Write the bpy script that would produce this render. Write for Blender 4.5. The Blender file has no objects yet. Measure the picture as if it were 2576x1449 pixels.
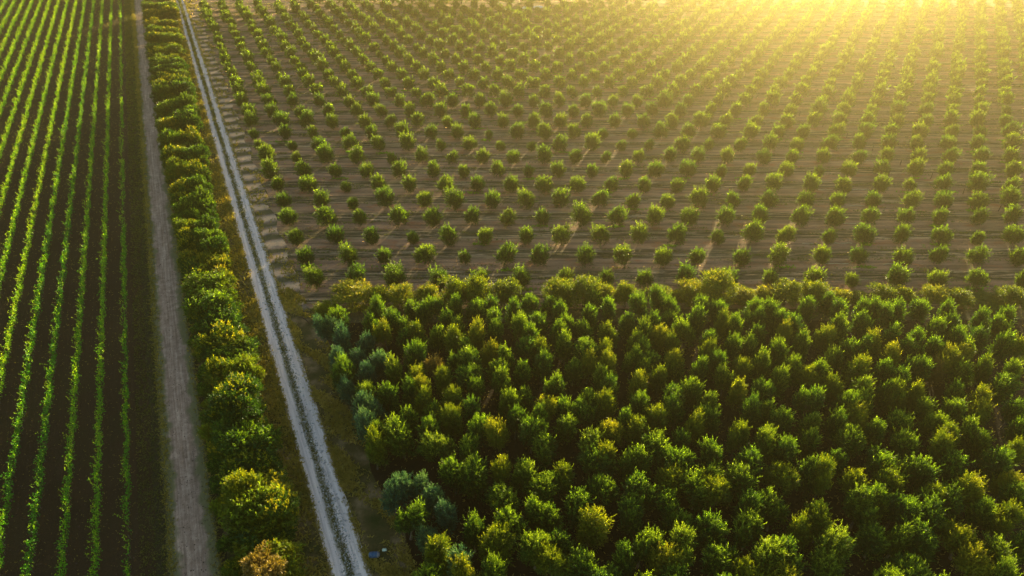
import bpy, math, random
import numpy as np
from mathutils import Vector, Matrix

# ------------------------------------------------------------------ camera, sky, sun, exposure
SC = bpy.context.scene
COL = SC.collection
F, TH, H = 1717.0, math.radians(35.9), 58.3      # focal length in 2576-px units, pitch, flying height
CT, ST = math.cos(TH), math.sin(TH)
cam_d = bpy.data.cameras.new('camera')
cam_d.sensor_width = 36.0
cam_d.lens = 36.0 * F / 2576.0
cam_d.clip_start, cam_d.clip_end = 0.5, 6000
cam = bpy.data.objects.new('camera', cam_d)
COL.objects.link(cam)
cam.location = (0, 0, H)
cam.rotation_euler = (math.radians(90) - TH, 0, 0)
SC.camera = cam

SUN_AZ, SUN_EL = math.radians(20.8), math.radians(5.5)
world = bpy.data.worlds.new('World')
SC.world = world
world.use_nodes = True
wn = world.node_tree
sky = wn.nodes.new('ShaderNodeTexSky')
sky.sky_type = 'NISHITA'
sky.sun_disc = False
sky.sun_elevation = SUN_EL
sky.sun_rotation = SUN_AZ
bg = wn.nodes['Background']
bg.inputs['Strength'].default_value = 0.085
wn.links.new(sky.outputs[0], bg.inputs['Color'])

sd = bpy.data.lights.new('sun', 'SUN')
sd.energy = 5.0
sd.angle = math.radians(0.5)
sd.color = (1.0, 0.82, 0.42)
sun = bpy.data.objects.new('sun', sd)
COL.objects.link(sun)
sun_dir = Vector((math.sin(SUN_AZ) * math.cos(SUN_EL), math.cos(SUN_AZ) * math.cos(SUN_EL), math.sin(SUN_EL)))
sun.rotation_euler = sun_dir.to_track_quat('Z', 'Y').to_euler()
sun.location = sun_dir * 600

SC.view_settings.view_transform = 'Standard'
SC.view_settings.look = 'None'
SC.view_settings.exposure = 2.45
SC.view_settings.gamma = 1.0
SC.render.engine = 'CYCLES'
SC.cycles.use_denoising = True
SC.cycles.max_bounces = 6
SC.cycles.transparent_max_bounces = 8
SC.cycles.volume_bounces = 0

HAZE_DENSITY, HAZE_G = 0.00066, 0.94

# ------------------------------------------------------------------ picture <-> ground (2576-px wide copy of the picture)
def unproj(x, y, z=0.0):
    w, u = y - 724.5, x - 1288.0
    t = (H - z) / (F * ST + w * CT)
    return u * t, (F * CT - w * ST) * t

def proj(X, Y, Z=0.0):
    zc = Y * CT + (H - Z) * ST
    yc = -Y * ST + (H - Z) * CT
    return 1288.0 + F * X / zc, 724.5 + F * yc / zc

# every row of the farm runs along one direction: q = metres across it, v = metres along it
RA = math.radians(-25.06)
RVX, RVY = math.sin(RA), math.cos(RA)
def qv(X, Y): return X * RVY - Y * RVX, X * RVX + Y * RVY
def xy(q, v): return q * RVY + v * RVX, -q * RVX + v * RVY

rng = np.random.default_rng(7)
random.seed(7)

# ------------------------------------------------------------------ mesh helpers
def mesh_np(name, V, Q, mat, smooth=False, T=None):
    me = bpy.data.meshes.new(name)
    V = np.asarray(V, dtype=np.float32)
    loops, starts = [], []
    nq = 0 if Q is None else len(Q)
    nt = 0 if T is None else len(T)
    if nq: loops.append(np.asarray(Q, dtype=np.int32).ravel())
    if nt: loops.append(np.asarray(T, dtype=np.int32).ravel())
    L = np.concatenate(loops)
    st = np.concatenate([np.arange(nq) * 4, nq * 4 + np.arange(nt) * 3]).astype(np.int32)
    me.vertices.add(len(V)); me.vertices.foreach_set('co', V.ravel())
    me.loops.add(len(L)); me.loops.foreach_set('vertex_index', L)
    me.polygons.add(nq + nt); me.polygons.foreach_set('loop_start', st)
    me.update(calc_edges=True)
    me.validate()
    if smooth: me.polygons.foreach_set('use_smooth', np.ones(nq + nt, dtype=bool))
    me.materials.append(mat)
    return me

def link(name, me, parent=None, loc=None):
    o = bpy.data.objects.new(name, me)
    COL.objects.link(o)
    if parent is not None: o.parent = parent
    if loc is not None: o.location = loc
    return o

def tag(o, label=None, cat=None, group=None, kind=None):
    if label: o['label'] = label
    if cat: o['category'] = cat
    if group: o['group'] = group
    if kind: o['kind'] = kind
    return o

def unit(a):
    return a / np.maximum(np.linalg.norm(a, axis=-1, keepdims=True), 1e-6)

def leaf_quads(P, A, length, width, bend=0.25, R=None):
    """kites: P base points, A axis directions; returns V, Q"""
    R = R or rng
    n = len(P)
    side = unit(np.cross(A, R.normal(size=(n, 3))))
    nor = np.cross(side, A)
    l = (length * R.uniform(0.65, 1.35, n))[:, None]
    w = (width * R.uniform(0.7, 1.3, n))[:, None]
    v0 = P
    v1 = P + A * l * 0.5 + side * w * 0.5 + nor * l * bend * 0.3
    v2 = P + A * l - nor * l * bend * 0.35
    v3 = P + A * l * 0.5 - side * w * 0.5 + nor * l * bend * 0.3
    V = np.stack([v0, v1, v2, v3], 1).reshape(-1, 3)
    Q = np.arange(n * 4).reshape(-1, 4)
    return V, Q

NB = [0]     # number of leaves before the sunlit-coloured shoots in the last crown made
def lit_shoots(me, mat, nb=None):
    """paints the shoots paler, so that the crown tips look sunlit"""
    me.materials.append(mat)
    idx = np.zeros(len(me.polygons), dtype=np.int32); idx[(NB[0] if nb is None else nb):] = 1
    me.polygons.foreach_set('material_index', idx); me.update()
    return me

def crown(seed, lobes, n, length, width, up=0.5, per=14, sig=0.16, shoots=40, shoot_len=0.6, shell=0.6, low=-0.75):
    R = np.random.default_rng(seed)
    lob = np.array(lobes, dtype=float)
    wgt = lob[:, 3] * lob[:, 4]; wgt /= wgt.sum()
    nc = max(8, n // per)
    li = R.choice(len(lob), nc, p=wgt)
    D = unit(R.normal(size=(nc * 2, 3)))
    D = D[D[:, 2] > low][:nc]
    while len(D) < nc:
        e = unit(R.normal(size=(nc, 3))); D = np.concatenate([D, e[e[:, 2] > low]])[:nc]
    ph = R.uniform(0, 6.28, 6)
    bump = 1 + 0.13 * np.sin(3.1 * D[:, 0] * 1.4 + ph[0] + 2.3 * D[:, 2]) + 0.11 * np.sin(4.7 * D[:, 1] + ph[1]) + 0.09 * np.sin(6.1 * D[:, 2] + ph[2] + 3 * D[:, 0])
    rad = R.uniform(shell ** 2, 1.0, nc) ** 0.5 * bump
    C = lob[li, :3] + D * lob[li, 3:6] * rad[:, None]
    idx = np.repeat(np.arange(nc), per)
    m = len(idx)
    P = C[idx] + R.normal(size=(m, 3)) * sig
    A = unit(D[idx] * 0.7 + np.array([0, 0, up]) + R.normal(size=(m, 3)) * 0.55)
    Vs, Qs = leaf_quads(P, A, length, width, R=R)
    # upright shoots that break the outline
    if shoots:
        li = R.choice(len(lob), shoots, p=wgt)
        D2 = unit(R.normal(size=(shoots, 3)) + np.array([0, 0, 0.9]))
        S = lob[li, :3] + D2 * lob[li, 3:6] * 0.92
        ax = unit(D2 * 0.6 + np.array([0, 0, 0.75]) + R.normal(size=(shoots, 3)) * 0.25)
        k = 11
        t = np.tile(np.linspace(0, 1, k), shoots)
        ii = np.repeat(np.arange(shoots), k)
        sl = shoot_len * R.uniform(0.4, 1.2, shoots)
        P2 = S[ii] + ax[ii] * (t * sl[ii])[:, None]
        A2 = unit(ax[ii] + R.normal(size=(len(ii), 3)) * 0.45)
        V2, Q2 = leaf_quads(P2, A2, length * 0.85, width * 0.8, R=R)
        NB[0] = len(Qs)
        Qs = np.concatenate([Qs, Q2 + len(Vs)]); Vs = np.concatenate([Vs, V2])
    return Vs, Qs

def tubes(paths, sides=6):
    """paths: list of (points, radii) -> one mesh of tapered limbs"""
    V, Q, T = [], [], []
    for pts, rad in paths:
        pts = [Vector(p) for p in pts]
        base = len(V)
        for i, p in enumerate(pts):
            d = (pts[min(i + 1, len(pts) - 1)] - pts[max(i - 1, 0)]).normalized()
            a = d.cross(Vector((0.31, 0.95, 0.1))).normalized(); b = d.cross(a)
            for s in range(sides):
                an = 2 * math.pi * s / sides
                V.append(tuple(p + (a * math.cos(an) + b * math.sin(an)) * rad[i]))
        for i in range(len(pts) - 1):
            for s in range(sides):
                s2 = (s + 1) % sides
                Q.append((base + i * sides + s, base + i * sides + s2, base + (i + 1) * sides + s2, base + (i + 1) * sides + s))
        e = base + (len(pts) - 1) * sides
        for s in range(1, sides - 1): T.append((e, e + s, e + s + 1))
    return V, Q, T

# ------------------------------------------------------------------ materials
def new_mat(name):
    m = bpy.data.materials.new(name); m.use_nodes = True
    nt = m.node_tree; nt.nodes.clear()
    out = nt.nodes.new('ShaderNodeOutputMaterial')
    return m, nt, out

def ramp(nt, fac, stops):
    r = nt.nodes.new('ShaderNodeValToRGB')
    el = r.color_ramp.elements
    while len(el) < len(stops): el.new(0.5)
    for e, (p, c) in zip(el, stops):
        e.position = p; e.color = (c[0], c[1], c[2], 1)
    nt.links.new(fac, r.inputs[0])
    return r.outputs[0]

def math_n(nt, op, a, b=None, c=None, clamp=False):
    n = nt.nodes.new('ShaderNodeMath'); n.operation = op; n.use_clamp = clamp
    for i, v in enumerate((a, b, c)):
        if v is None: continue
        if isinstance(v, (int, float)): n.inputs[i].default_value = v
        else: nt.links.new(v, n.inputs[i])
    return n.outputs[0]

def mix_c(nt, f, a, b, mode='MIX'):
    n = nt.nodes.new('ShaderNodeMix'); n.data_type = 'RGBA'; n.blend_type = mode
    if isinstance(f, (int, float)): n.inputs[0].default_value = f
    else: nt.links.new(f, n.inputs[0])
    for k, v in ((6, a), (7, b)):
        if isinstance(v, tuple): n.inputs[k].default_value = (v[0], v[1], v[2], 1)
        else: nt.links.new(v, n.inputs[k])
    return n.outputs[2]

def noise(nt, vec, scale, detail=3, rough=0.55, dist=0.0):
    n = nt.nodes.new('ShaderNodeTexNoise')
    n.inputs['Scale'].default_value = scale; n.inputs['Detail'].default_value = detail
    n.inputs['Roughness'].default_value = rough; n.inputs['Distortion'].default_value = dist
    nt.links.new(vec, n.inputs['Vector'])
    return n.outputs['Fac']

def mapping(nt, vec, scale=(1, 1, 1), rot=0.0):
    n = nt.nodes.new('ShaderNodeMapping')
    n.inputs['Scale'].default_value = scale
    n.inputs['Rotation'].default_value = (0, 0, rot)
    nt.links.new(vec, n.inputs['Vector'])
    return n.outputs[0]

def pos(nt):
    return nt.nodes.new('ShaderNodeNewGeometry').outputs['Position']

def leaf_mat(name, stops, trans=0.45, patch=0.35, tcol=(1.15, 1.2, 0.4), spec=0.25):
    """foliage: colour from a ramp driven by the tree's own random number and by noise in clumps; light also passes through"""
    m, nt, out = new_mat(name)
    oi = nt.nodes.new('ShaderNodeObjectInfo').outputs['Random']
    p = pos(nt)
    n1 = noise(nt, p, patch, 2)
    n2 = noise(nt, p, 2.2, 2)
    f = math_n(nt, 'ADD', math_n(nt, 'MULTIPLY', oi, 0.5), math_n(nt, 'MULTIPLY', n1, 0.62))
    f = math_n(nt, 'ADD', f, math_n(nt, 'MULTIPLY_ADD', n2, 0.5, -0.32), clamp=True)
    c = ramp(nt, f, stops)
    pr = nt.nodes.new('ShaderNodeBsdfPrincipled')
    pr.inputs['Roughness'].default_value = 0.55
    pr.inputs['Specular IOR Level'].default_value = spec
    nt.links.new(c, pr.inputs['Base Color'])
    tr = nt.nodes.new('ShaderNodeBsdfTranslucent')
    nt.links.new(mix_c(nt, 1.0, c, tcol, 'MULTIPLY'), tr.inputs['Color'])
    mx = nt.nodes.new('ShaderNodeMixShader'); mx.inputs[0].default_value = trans
    nt.links.new(pr.outputs[0], mx.inputs[1]); nt.links.new(tr.outputs[0], mx.inputs[2])
    nt.links.new(mx.outputs[0], out.inputs['Surface'])
    return m

def plain_mat(name, a, b, scale=2.0, rough=0.85, bump=0.0, stretch=(1, 1, 1)):
    m, nt, out = new_mat(name)
    v = mapping(nt, pos(nt), stretch)
    n = noise(nt, v, scale, 4)
    c = ramp(nt, n, [(0.3, a), (0.7, b)])
    pr = nt.nodes.new('ShaderNodeBsdfPrincipled'); pr.inputs['Roughness'].default_value = rough
    pr.inputs['Specular IOR Level'].default_value = 0.2
    nt.links.new(c, pr.inputs['Base Color'])
    if bump:
        b_ = nt.nodes.new('ShaderNodeBump'); b_.inputs['Strength'].default_value = 1.0; b_.inputs['Distance'].default_value = bump
        nt.links.new(n, b_.inputs['Height']); nt.links.new(b_.outputs[0], pr.inputs['Normal'])
    nt.links.new(pr.outputs[0], out.inputs['Surface'])
    return m

M_YOUNG = leaf_mat('young_olive_leaf', [(0.1, (0.032, 0.072, 0.018)), (0.45, (0.058, 0.106, 0.017)), (0.8, (0.101, 0.140, 0.018)), (1.0, (0.144, 0.162, 0.034))], 0.42)
M_OLIVE = leaf_mat('olive_leaf', [(0.1, (0.022, 0.067, 0.016)), (0.45, (0.040, 0.094, 0.011)), (0.75, (0.074, 0.127, 0.008)), (1.0, (0.140, 0.156, 0.013))], 0.40)
M_TEAL = leaf_mat('silver_olive_leaf', [(0.1, (0.025, 0.085, 0.05)), (0.6, (0.045, 0.125, 0.065)), (1.0, (0.09, 0.17, 0.06))], 0.3, tcol=(1, 1.1, 0.7))
M_BROAD = leaf_mat('broad_leaf', [(0.1, (0.079, 0.122, 0.008)), (0.5, (0.146, 0.190, 0.008)), (0.8, (0.247, 0.245, 0.013)), (1.0, (0.338, 0.294, 0.035))], 0.45)
M_HEDGE = leaf_mat('hedge_leaf', [(0.1, (0.02, 0.06, 0.010)), (0.45, (0.045, 0.10, 0.008)), (0.72, (0.13, 0.16, 0.006)), (1.0, (0.30, 0.22, 0.010))], 0.42, patch=0.7)
M_DRY = leaf_mat('dry_leaf', [(0.1, (0.10, 0.075, 0.015)), (0.6, (0.20, 0.135, 0.025)), (1.0, (0.29, 0.20, 0.05))], 0.35)
M_VINE = leaf_mat('vine_leaf', [(0.1, (0.034, 0.152, 0.010)), (0.4, (0.082, 0.240, 0.006)), (0.7, (0.186, 0.354, 0.006)), (1.0, (0.302, 0.405, 0.010))], 0.45, patch=0.12)
M_DARK = leaf_mat('dark_tree_leaf', [(0.1, (0.048, 0.096, 0.013)), (0.6, (0.090, 0.156, 0.016)), (1.0, (0.156, 0.204, 0.024))], 0.4)
M_GRASS = leaf_mat('verge_grass', [(0.1, (0.076, 0.104, 0.018)), (0.45, (0.189, 0.169, 0.029)), (0.75, (0.378, 0.284, 0.055)), (1.0, (0.643, 0.473, 0.140))], 0.35, patch=0.3)
M_STRAW = leaf_mat('straw_grass', [(0.1, (0.16, 0.15, 0.04)), (0.5, (0.36, 0.28, 0.10)), (1.0, (0.6, 0.45, 0.18))], 0.4, patch=0.3)
M_WEED = leaf_mat('row_weed', [(0.1, (0.080, 0.112, 0.032)), (0.45, (0.160, 0.168, 0.048)), (0.75, (0.320, 0.256, 0.096)), (1.0, (0.640, 0.448, 0.176))], 0.35, patch=0.25)
M_LIT = leaf_mat('olive_lit_tips', [(0.1, (0.084, 0.170, 0.018)), (0.45, (0.160, 0.250, 0.018)), (0.75, (0.218, 0.290, 0.024)), (1.0, (0.277, 0.310, 0.048))], 0.5)  # tip colours: sunlight painted onto the shoots and canes
M_LITG = leaf_mat('golden_lit_tips', [(0.1, (0.16, 0.20, 0.01)), (0.5, (0.32, 0.30, 0.01)), (1.0, (0.5, 0.36, 0.03))], 0.5)
M_LITO = leaf_mat('yellow_lit_tips', [(0.1, (0.111, 0.162, 0.009)), (0.5, (0.212, 0.238, 0.009)), (1.0, (0.340, 0.281, 0.025))], 0.5)
M_LITV = leaf_mat('vine_lit_canes', [(0.1, (0.14, 0.30, 0.01)), (0.45, (0.28, 0.42, 0.01)), (1.0, (0.45, 0.50, 0.02))], 0.5, patch=0.12)
M_LITT = leaf_mat('silver_lit_tips', [(0.1, (0.07, 0.16, 0.07)), (1.0, (0.18, 0.28, 0.07))], 0.35, tcol=(1, 1.1, 0.7))
M_BARK = plain_mat('olive_bark', (0.06, 0.045, 0.03), (0.13, 0.10, 0.07), 9, 0.9, 0.02, (1, 1, 0.3))
M_STONE = plain_mat('track_stone', (0.32, 0.29, 0.27), (0.62, 0.58, 0.55), 3, 0.85, 0.01)
M_HOSE = plain_mat('pale_hose', (0.5, 0.4, 0.25), (0.68, 0.56, 0.38), 2, 0.5)
M_STAKE = plain_mat('stake_wood', (0.035, 0.022, 0.015), (0.07, 0.045, 0.03), 8, 0.9)
M_CLOD = plain_mat('soil_clod', (0.05, 0.032, 0.02), (0.09, 0.055, 0.035), 3, 0.95)

def q_coord(nt, p):
    """distance across the rows from the position"""
    s = nt.nodes.new('ShaderNodeSeparateXYZ'); nt.links.new(p, s.inputs[0])
    q = math_n(nt, 'ADD', math_n(nt, 'MULTIPLY', s.outputs[0], RVY), math_n(nt, 'MULTIPLY', s.outputs[1], -RVX))
    return q, s.outputs[0], s.outputs[1]

def soil_shader(nt, out, col, height, bdist, rough=0.95):
    pr = nt.nodes.new('ShaderNodeBsdfPrincipled')
    pr.inputs['Roughness'].default_value = rough
    pr.inputs['Specular IOR Level'].default_value = 0.1
    nt.links.new(col, pr.inputs['Base Color'])
    b = nt.nodes.new('ShaderNodeBump'); b.inputs['Distance'].default_value = bdist
    nt.links.new(height, b.inputs['Height']); nt.links.new(b.outputs[0], pr.inputs['Normal'])
    nt.links.new(pr.outputs[0], out.inputs['Surface'])

def mat_vineyard():
    m, nt, out = new_mat('vineyard_soil')
    p = pos(nt)
    along = mapping(nt, p, (1, 1, 1), RA)
    st = mapping(nt, along, (1.6, 0.12, 1))
    n1 = noise(nt, st, 1.5, 4); n2 = noise(nt, p, 0.12, 3); n3 = noise(nt, p, 6.0, 3, 0.65)
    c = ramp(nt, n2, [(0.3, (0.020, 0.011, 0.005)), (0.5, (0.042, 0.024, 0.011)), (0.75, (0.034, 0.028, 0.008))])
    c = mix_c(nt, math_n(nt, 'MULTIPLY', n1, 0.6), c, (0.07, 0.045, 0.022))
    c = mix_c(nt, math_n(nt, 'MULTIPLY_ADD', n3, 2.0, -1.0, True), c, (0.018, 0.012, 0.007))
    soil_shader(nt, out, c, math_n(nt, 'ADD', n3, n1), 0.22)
    return m

def mat_road():
    m, nt, out = new_mat('dirt_road')
    p = pos(nt)
    q, X, Y = q_coord(nt, p)
    along = mapping(nt, p, (1, 1, 1), RA)
    st = noise(nt, mapping(nt, along, (3.0, 0.10, 1)), 1.3, 4, 0.6)
    n2 = noise(nt, p, 0.35, 4, 0.6); n3 = noise(nt, p, 4.5, 4, 0.7)
    c = ramp(nt, math_n(nt, 'ADD', math_n(nt, 'MULTIPLY', st, .55), math_n(nt, 'MULTIPLY', noise(nt, p, 1.1, 5, .7), .45)), [(0.38, (0.20, 0.125, 0.085)), (0.52, (0.34, 0.225, 0.16)), (0.64, (0.54, 0.38, 0.27))])
    wob = math_n(nt, 'MULTIPLY_ADD', noise(nt, p, 0.08, 1), 1.4, -0.7)
    rut = math_n(nt, 'ABSOLUTE', math_n(nt, 'ADD', math_n(nt, 'ABSOLUTE', math_n(nt, 'ADD', math_n(nt, 'ADD', q, wob), 11.45)), -0.85))
    rut = math_n(nt, 'MULTIPLY', math_n(nt, 'MULTIPLY_ADD', rut, -4.5, 1.3, True), math_n(nt, 'MULTIPLY_ADD', n2, 2.5, -0.7, True))
    c = mix_c(nt, math_n(nt, 'MULTIPLY', rut, 0.55), c, (0.15, 0.095, 0.065))
    qa = math_n(nt, 'ABSOLUTE', math_n(nt, 'ADD', q, 11.4))
    g1 = math_n(nt, 'ADD', qa, math_n(nt, 'MULTIPLY', n2, 2.6))                      # grassy shoulders
    c = mix_c(nt, math_n(nt, 'MULTIPLY_ADD', g1, 2.2, -5.0, True), c, (0.15, 0.135, 0.06))
    g2 = math_n(nt, 'ADD', qa, math_n(nt, 'MULTIPLY', math_n(nt, 'ADD', n3, n2), 0.75))   # crumbling edge into the dark soil
    c = mix_c(nt, math_n(nt, 'MULTIPLY_ADD', g2, 2.6, -7.0, True), c, (0.035, 0.027, 0.012))
    c = mix_c(nt, math_n(nt, 'MULTIPLY_ADD', n3, 4.0, -2.35, True), c, (0.12, 0.095, 0.07))
    soil_shader(nt, out, c, math_n(nt, 'ADD', n3, math_n(nt, 'MULTIPLY', st, 0.8)), 0.07)
    return m

def mat_track():
    m, nt, out = new_mat('farm_track')
    p = pos(nt)
    q, X, Y = q_coord(nt, p)
    n1 = noise(nt, p, 0.9, 5, 0.7); n3 = noise(nt, p, 5.0, 4, 0.75)
    st = noise(nt, mapping(nt, mapping(nt, p, (1, 1, 1), RA), (3.0, 0.12, 1)), 1.2, 3)
    c = ramp(nt, st, [(0.3, (0.46, 0.38, 0.34)), (0.5, (0.64, 0.53, 0.48)), (0.72, (0.78, 0.66, 0.59))])
    wander = math_n(nt, 'MULTIPLY_ADD', noise(nt, p, 0.06, 1), 1.1, -0.55)
    mid = math_n(nt, 'ABSOLUTE', math_n(nt, 'ADD', math_n(nt, 'ADD', q, wander), -1.55))
    mid = math_n(nt, 'ADD', mid, math_n(nt, 'MULTIPLY_ADD', n1, 0.55, -0.27))
    f = math_n(nt, 'MULTIPLY_ADD', mid, -4.0, 1.75, True)                                   # grassy strip between the ruts
    mc = ramp(nt, n3, [(0.35, (0.12, 0.105, 0.055)), (0.52, (0.30, 0.25, 0.17)), (0.7, (0.58, 0.50, 0.42))])
    c = mix_c(nt, f, c, mc)
    c = mix_c(nt, math_n(nt, 'MULTIPLY_ADD', n3, 4.5, -2.6, True), c, (0.2, 0.16, 0.13))
    blot = noise(nt, p, 0.45, 5, 0.75)
    c = mix_c(nt, math_n(nt, 'MULTIPLY_ADD', blot, 4.0, -2.45, True), c, (0.33, 0.27, 0.2))
    e = math_n(nt, 'MULTIPLY_ADD', math_n(nt, 'ADD', math_n(nt, 'ABSOLUTE', math_n(nt, 'ADD', q, -1.55)), math_n(nt, 'MULTIPLY', n1, 0.7)), 3.4, -6.8, True)
    c = mix_c(nt, e, c, (0.07, 0.06, 0.02))
    hgt = math_n(nt, 'ADD', n3, math_n(nt, 'MULTIPLY', f, 1.4))
    soil_shader(nt, out, c, hgt, 0.06)
    return m

ROW_Y0, ROW_DY = 80.9, 5.84
def mat_orchard():
    m, nt, out = new_mat('orchard_soil')
    p = pos(nt)
    q, X, Y = q_coord(nt, p)
    st = mapping(nt, p, (0.07, 1.25, 1))
    n1 = noise(nt, st, 1.6, 6, 0.72, 0.9)
    n1b = noise(nt, mapping(nt, p, (0.05, 0.8, 1)), 1.3, 3)
    n2 = noise(nt, p, 0.07, 3); n3 = noise(nt, p, 3.5, 4, 0.7)
    # band phase: 0 at the tree line, 1 half way between two tree rows
    ph = math_n(nt, 'MULTIPLY', math_n(nt, 'ADD', Y, -ROW_Y0), 2 * math.pi / ROW_DY)
    band = math_n(nt, 'MULTIPLY_ADD', math_n(nt, 'COSINE', ph), -0.5, 0.5)
    bare = ramp(nt, n1b, [(0.36, (0.24, 0.145, 0.10)), (0.5, (0.42, 0.25, 0.165)), (0.64, (0.60, 0.35, 0.215))])
    red = math_n(nt, 'MULTIPLY_ADD', noise(nt, mapping(nt, p, (0.28, 0.5, 1)), 1.0, 2), 6.0, -3.3, True)
    bare = mix_c(nt, math_n(nt, 'MULTIPLY', red, 0.75), bare, (0.46, 0.17, 0.08))
    grs = ramp(nt, n1, [(0.40, (0.045, 0.042, 0.018)), (0.5, (0.17, 0.125, 0.075)), (0.6, (0.62, 0.42, 0.25))])
    bf = math_n(nt, 'MULTIPLY_ADD', math_n(nt, 'ADD', band, math_n(nt, 'MULTIPLY_ADD', n1, 0.8, -0.4)), 3.0, -1.1, True)
    c = mix_c(nt, bf, bare, grs)
    c = mix_c(nt, math_n(nt, 'MULTIPLY_ADD', n2, 2.0, -0.75, True), c, mix_c(nt, 0.5, c, (0.12, 0.12, 0.05)))
    hgt = math_n(nt, 'ADD', math_n(nt, 'MULTIPLY', n1, 1.6), math_n(nt, 'MULTIPLY', n3, 0.5))
    soil_shader(nt, out, c, hgt, 0.6)
    return m

def mat_ground(name, cols, bd=0.15, sc=0.35):
    m, nt, out = new_mat(name)
    p = pos(nt)
    n1 = noise(nt, p, sc, 4, 0.6); n3 = noise(nt, p, 3.5, 4, 0.7)
    c = ramp(nt, n1, [(0.32, cols[0]), (0.5, cols[1]), (0.68, cols[2])])
    c = mix_c(nt, math_n(nt, 'MULTIPLY_ADD', n3, 3.0, -1.6, True), c, cols[3])
    soil_shader(nt, out, c, math_n(nt, 'ADD', n3, n1), bd)
    return m

M_GROUND = mat_ground('field_ground', [(0.05, 0.05, 0.018), (0.085, 0.07, 0.03), (0.12, 0.09, 0.045), (0.05, 0.045, 0.02)])
M_VERGE = mat_ground('verge_ground', [(0.03, 0.04, 0.008), (0.085, 0.065, 0.022), (0.26, 0.17, 0.085), (0.03, 0.028, 0.009)])
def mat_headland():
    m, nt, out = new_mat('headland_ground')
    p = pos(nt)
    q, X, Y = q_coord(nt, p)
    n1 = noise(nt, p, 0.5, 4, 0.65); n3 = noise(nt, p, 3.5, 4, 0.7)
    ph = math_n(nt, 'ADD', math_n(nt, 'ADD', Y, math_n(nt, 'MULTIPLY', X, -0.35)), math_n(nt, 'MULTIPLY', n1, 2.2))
    w_ = math_n(nt, 'MULTIPLY_ADD', math_n(nt, 'SINE', math_n(nt, 'MULTIPLY', ph, 2 * math.pi / 4.6)), 0.22, 0.32)  # stripes of tree shadow and sunlight painted into the soil colour
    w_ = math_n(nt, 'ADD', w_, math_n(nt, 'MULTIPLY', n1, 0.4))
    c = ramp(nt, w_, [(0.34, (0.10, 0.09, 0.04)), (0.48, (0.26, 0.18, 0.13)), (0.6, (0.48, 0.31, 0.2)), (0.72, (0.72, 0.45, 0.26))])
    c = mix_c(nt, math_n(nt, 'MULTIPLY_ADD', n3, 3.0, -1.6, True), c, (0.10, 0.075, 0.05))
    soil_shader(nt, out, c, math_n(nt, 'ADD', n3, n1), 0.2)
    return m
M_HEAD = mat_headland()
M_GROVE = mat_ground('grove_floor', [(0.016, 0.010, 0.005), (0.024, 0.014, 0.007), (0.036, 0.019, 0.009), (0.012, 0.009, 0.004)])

# ------------------------------------------------------------------ the setting: ground sheets, each a few mm above the one below
def strip(name, q0, q1, v0, v1, z, mat, wob=0.25, step=1.5, nq=2):
    n = int((v1 - v0) / step) + 1
    R = np.random.default_rng(abs(hash(name)) % 1000 if False else len(name) * 13)
    v = np.linspace(v0, v1, n)
    def wobble(amp):
        a = sum(np.sin(v * f_ + R.uniform(0, 6.28)) * w_ for f_, w_ in ((0.13, .5), (0.37, .3), (0.9, .3), (2.1, .25)))
        return a * amp + R.normal(size=n) * amp * 0.25
    L, Rr = q0 + wobble(wob), q1 + wobble(wob)
    V = []
    for i in range(n):
        for k in range(nq):
            q = L[i] + (Rr[i] - L[i]) * k / (nq - 1)
            x_, y_ = xy(q, v[i]); V.append((x_, y_, z))
    Q = [(i * nq + k, i * nq + k + 1, (i + 1) * nq + k + 1, (i + 1) * nq + k) for i in range(n - 1) for k in range(nq - 1)]
    o = link(name, mesh_np(name, V, Q, mat))
    return tag(o, kind='structure')

g = 900
o = link('ground', mesh_np('ground', [(-g, -g, 0), (g, -g, 0), (g, g, 0), (-g, g, 0)], [(0, 1, 2, 3)], M_GROUND))
tag(o, kind='structure')
VN, VF = 15.0, 330.0
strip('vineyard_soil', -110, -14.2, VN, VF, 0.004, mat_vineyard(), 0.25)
strip('verge', -9.8, 8.0, VN, VF, 0.008, M_VERGE, 0.2)
strip('dirt_road', -14.6, -8.6, VN, VF, 0.014, mat_road(), 0.12, 0.8)
strip('farm_track', -0.15, 3.3, VN, VF, 0.016, mat_track(), 0.06, 0.6)

def field(name, pts, z, mat):
    V = [(x_, y_, z) for x_, y_ in pts]
    me = bpy.data.meshes.new(name); me.from_pydata(V, [], [tuple(range(len(V)))]); me.materials.append(mat)
    return tag(link(name, me), kind='structure')

def line_q(q, Y):   # X of the line q = const at ground Y
    return (q + Y * RVX) / RVY
YG = 75.6           # where the grove ends and the young orchard starts
pts = [(line_q(6.2 + 0.35 * math.sin(Y * 0.7), Y), Y) for Y in np.arange(YG, 262, 1.5)]
field('orchard_soil', pts + [(215, 262), (215, YG)], 0.012, mat_orchard())
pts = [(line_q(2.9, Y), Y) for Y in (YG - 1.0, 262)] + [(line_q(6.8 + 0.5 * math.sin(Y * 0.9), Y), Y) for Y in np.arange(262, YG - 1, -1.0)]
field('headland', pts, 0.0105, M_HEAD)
pts = [(line_q(7.0 + 0.5 * math.sin(Y * 0.5), Y), Y) for Y in np.arange(10, YG - 2, 1.2)]
field('grove_floor', pts + [(120, YG - 2.0), (120, 10)], 0.0125, M_GROVE)

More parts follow.
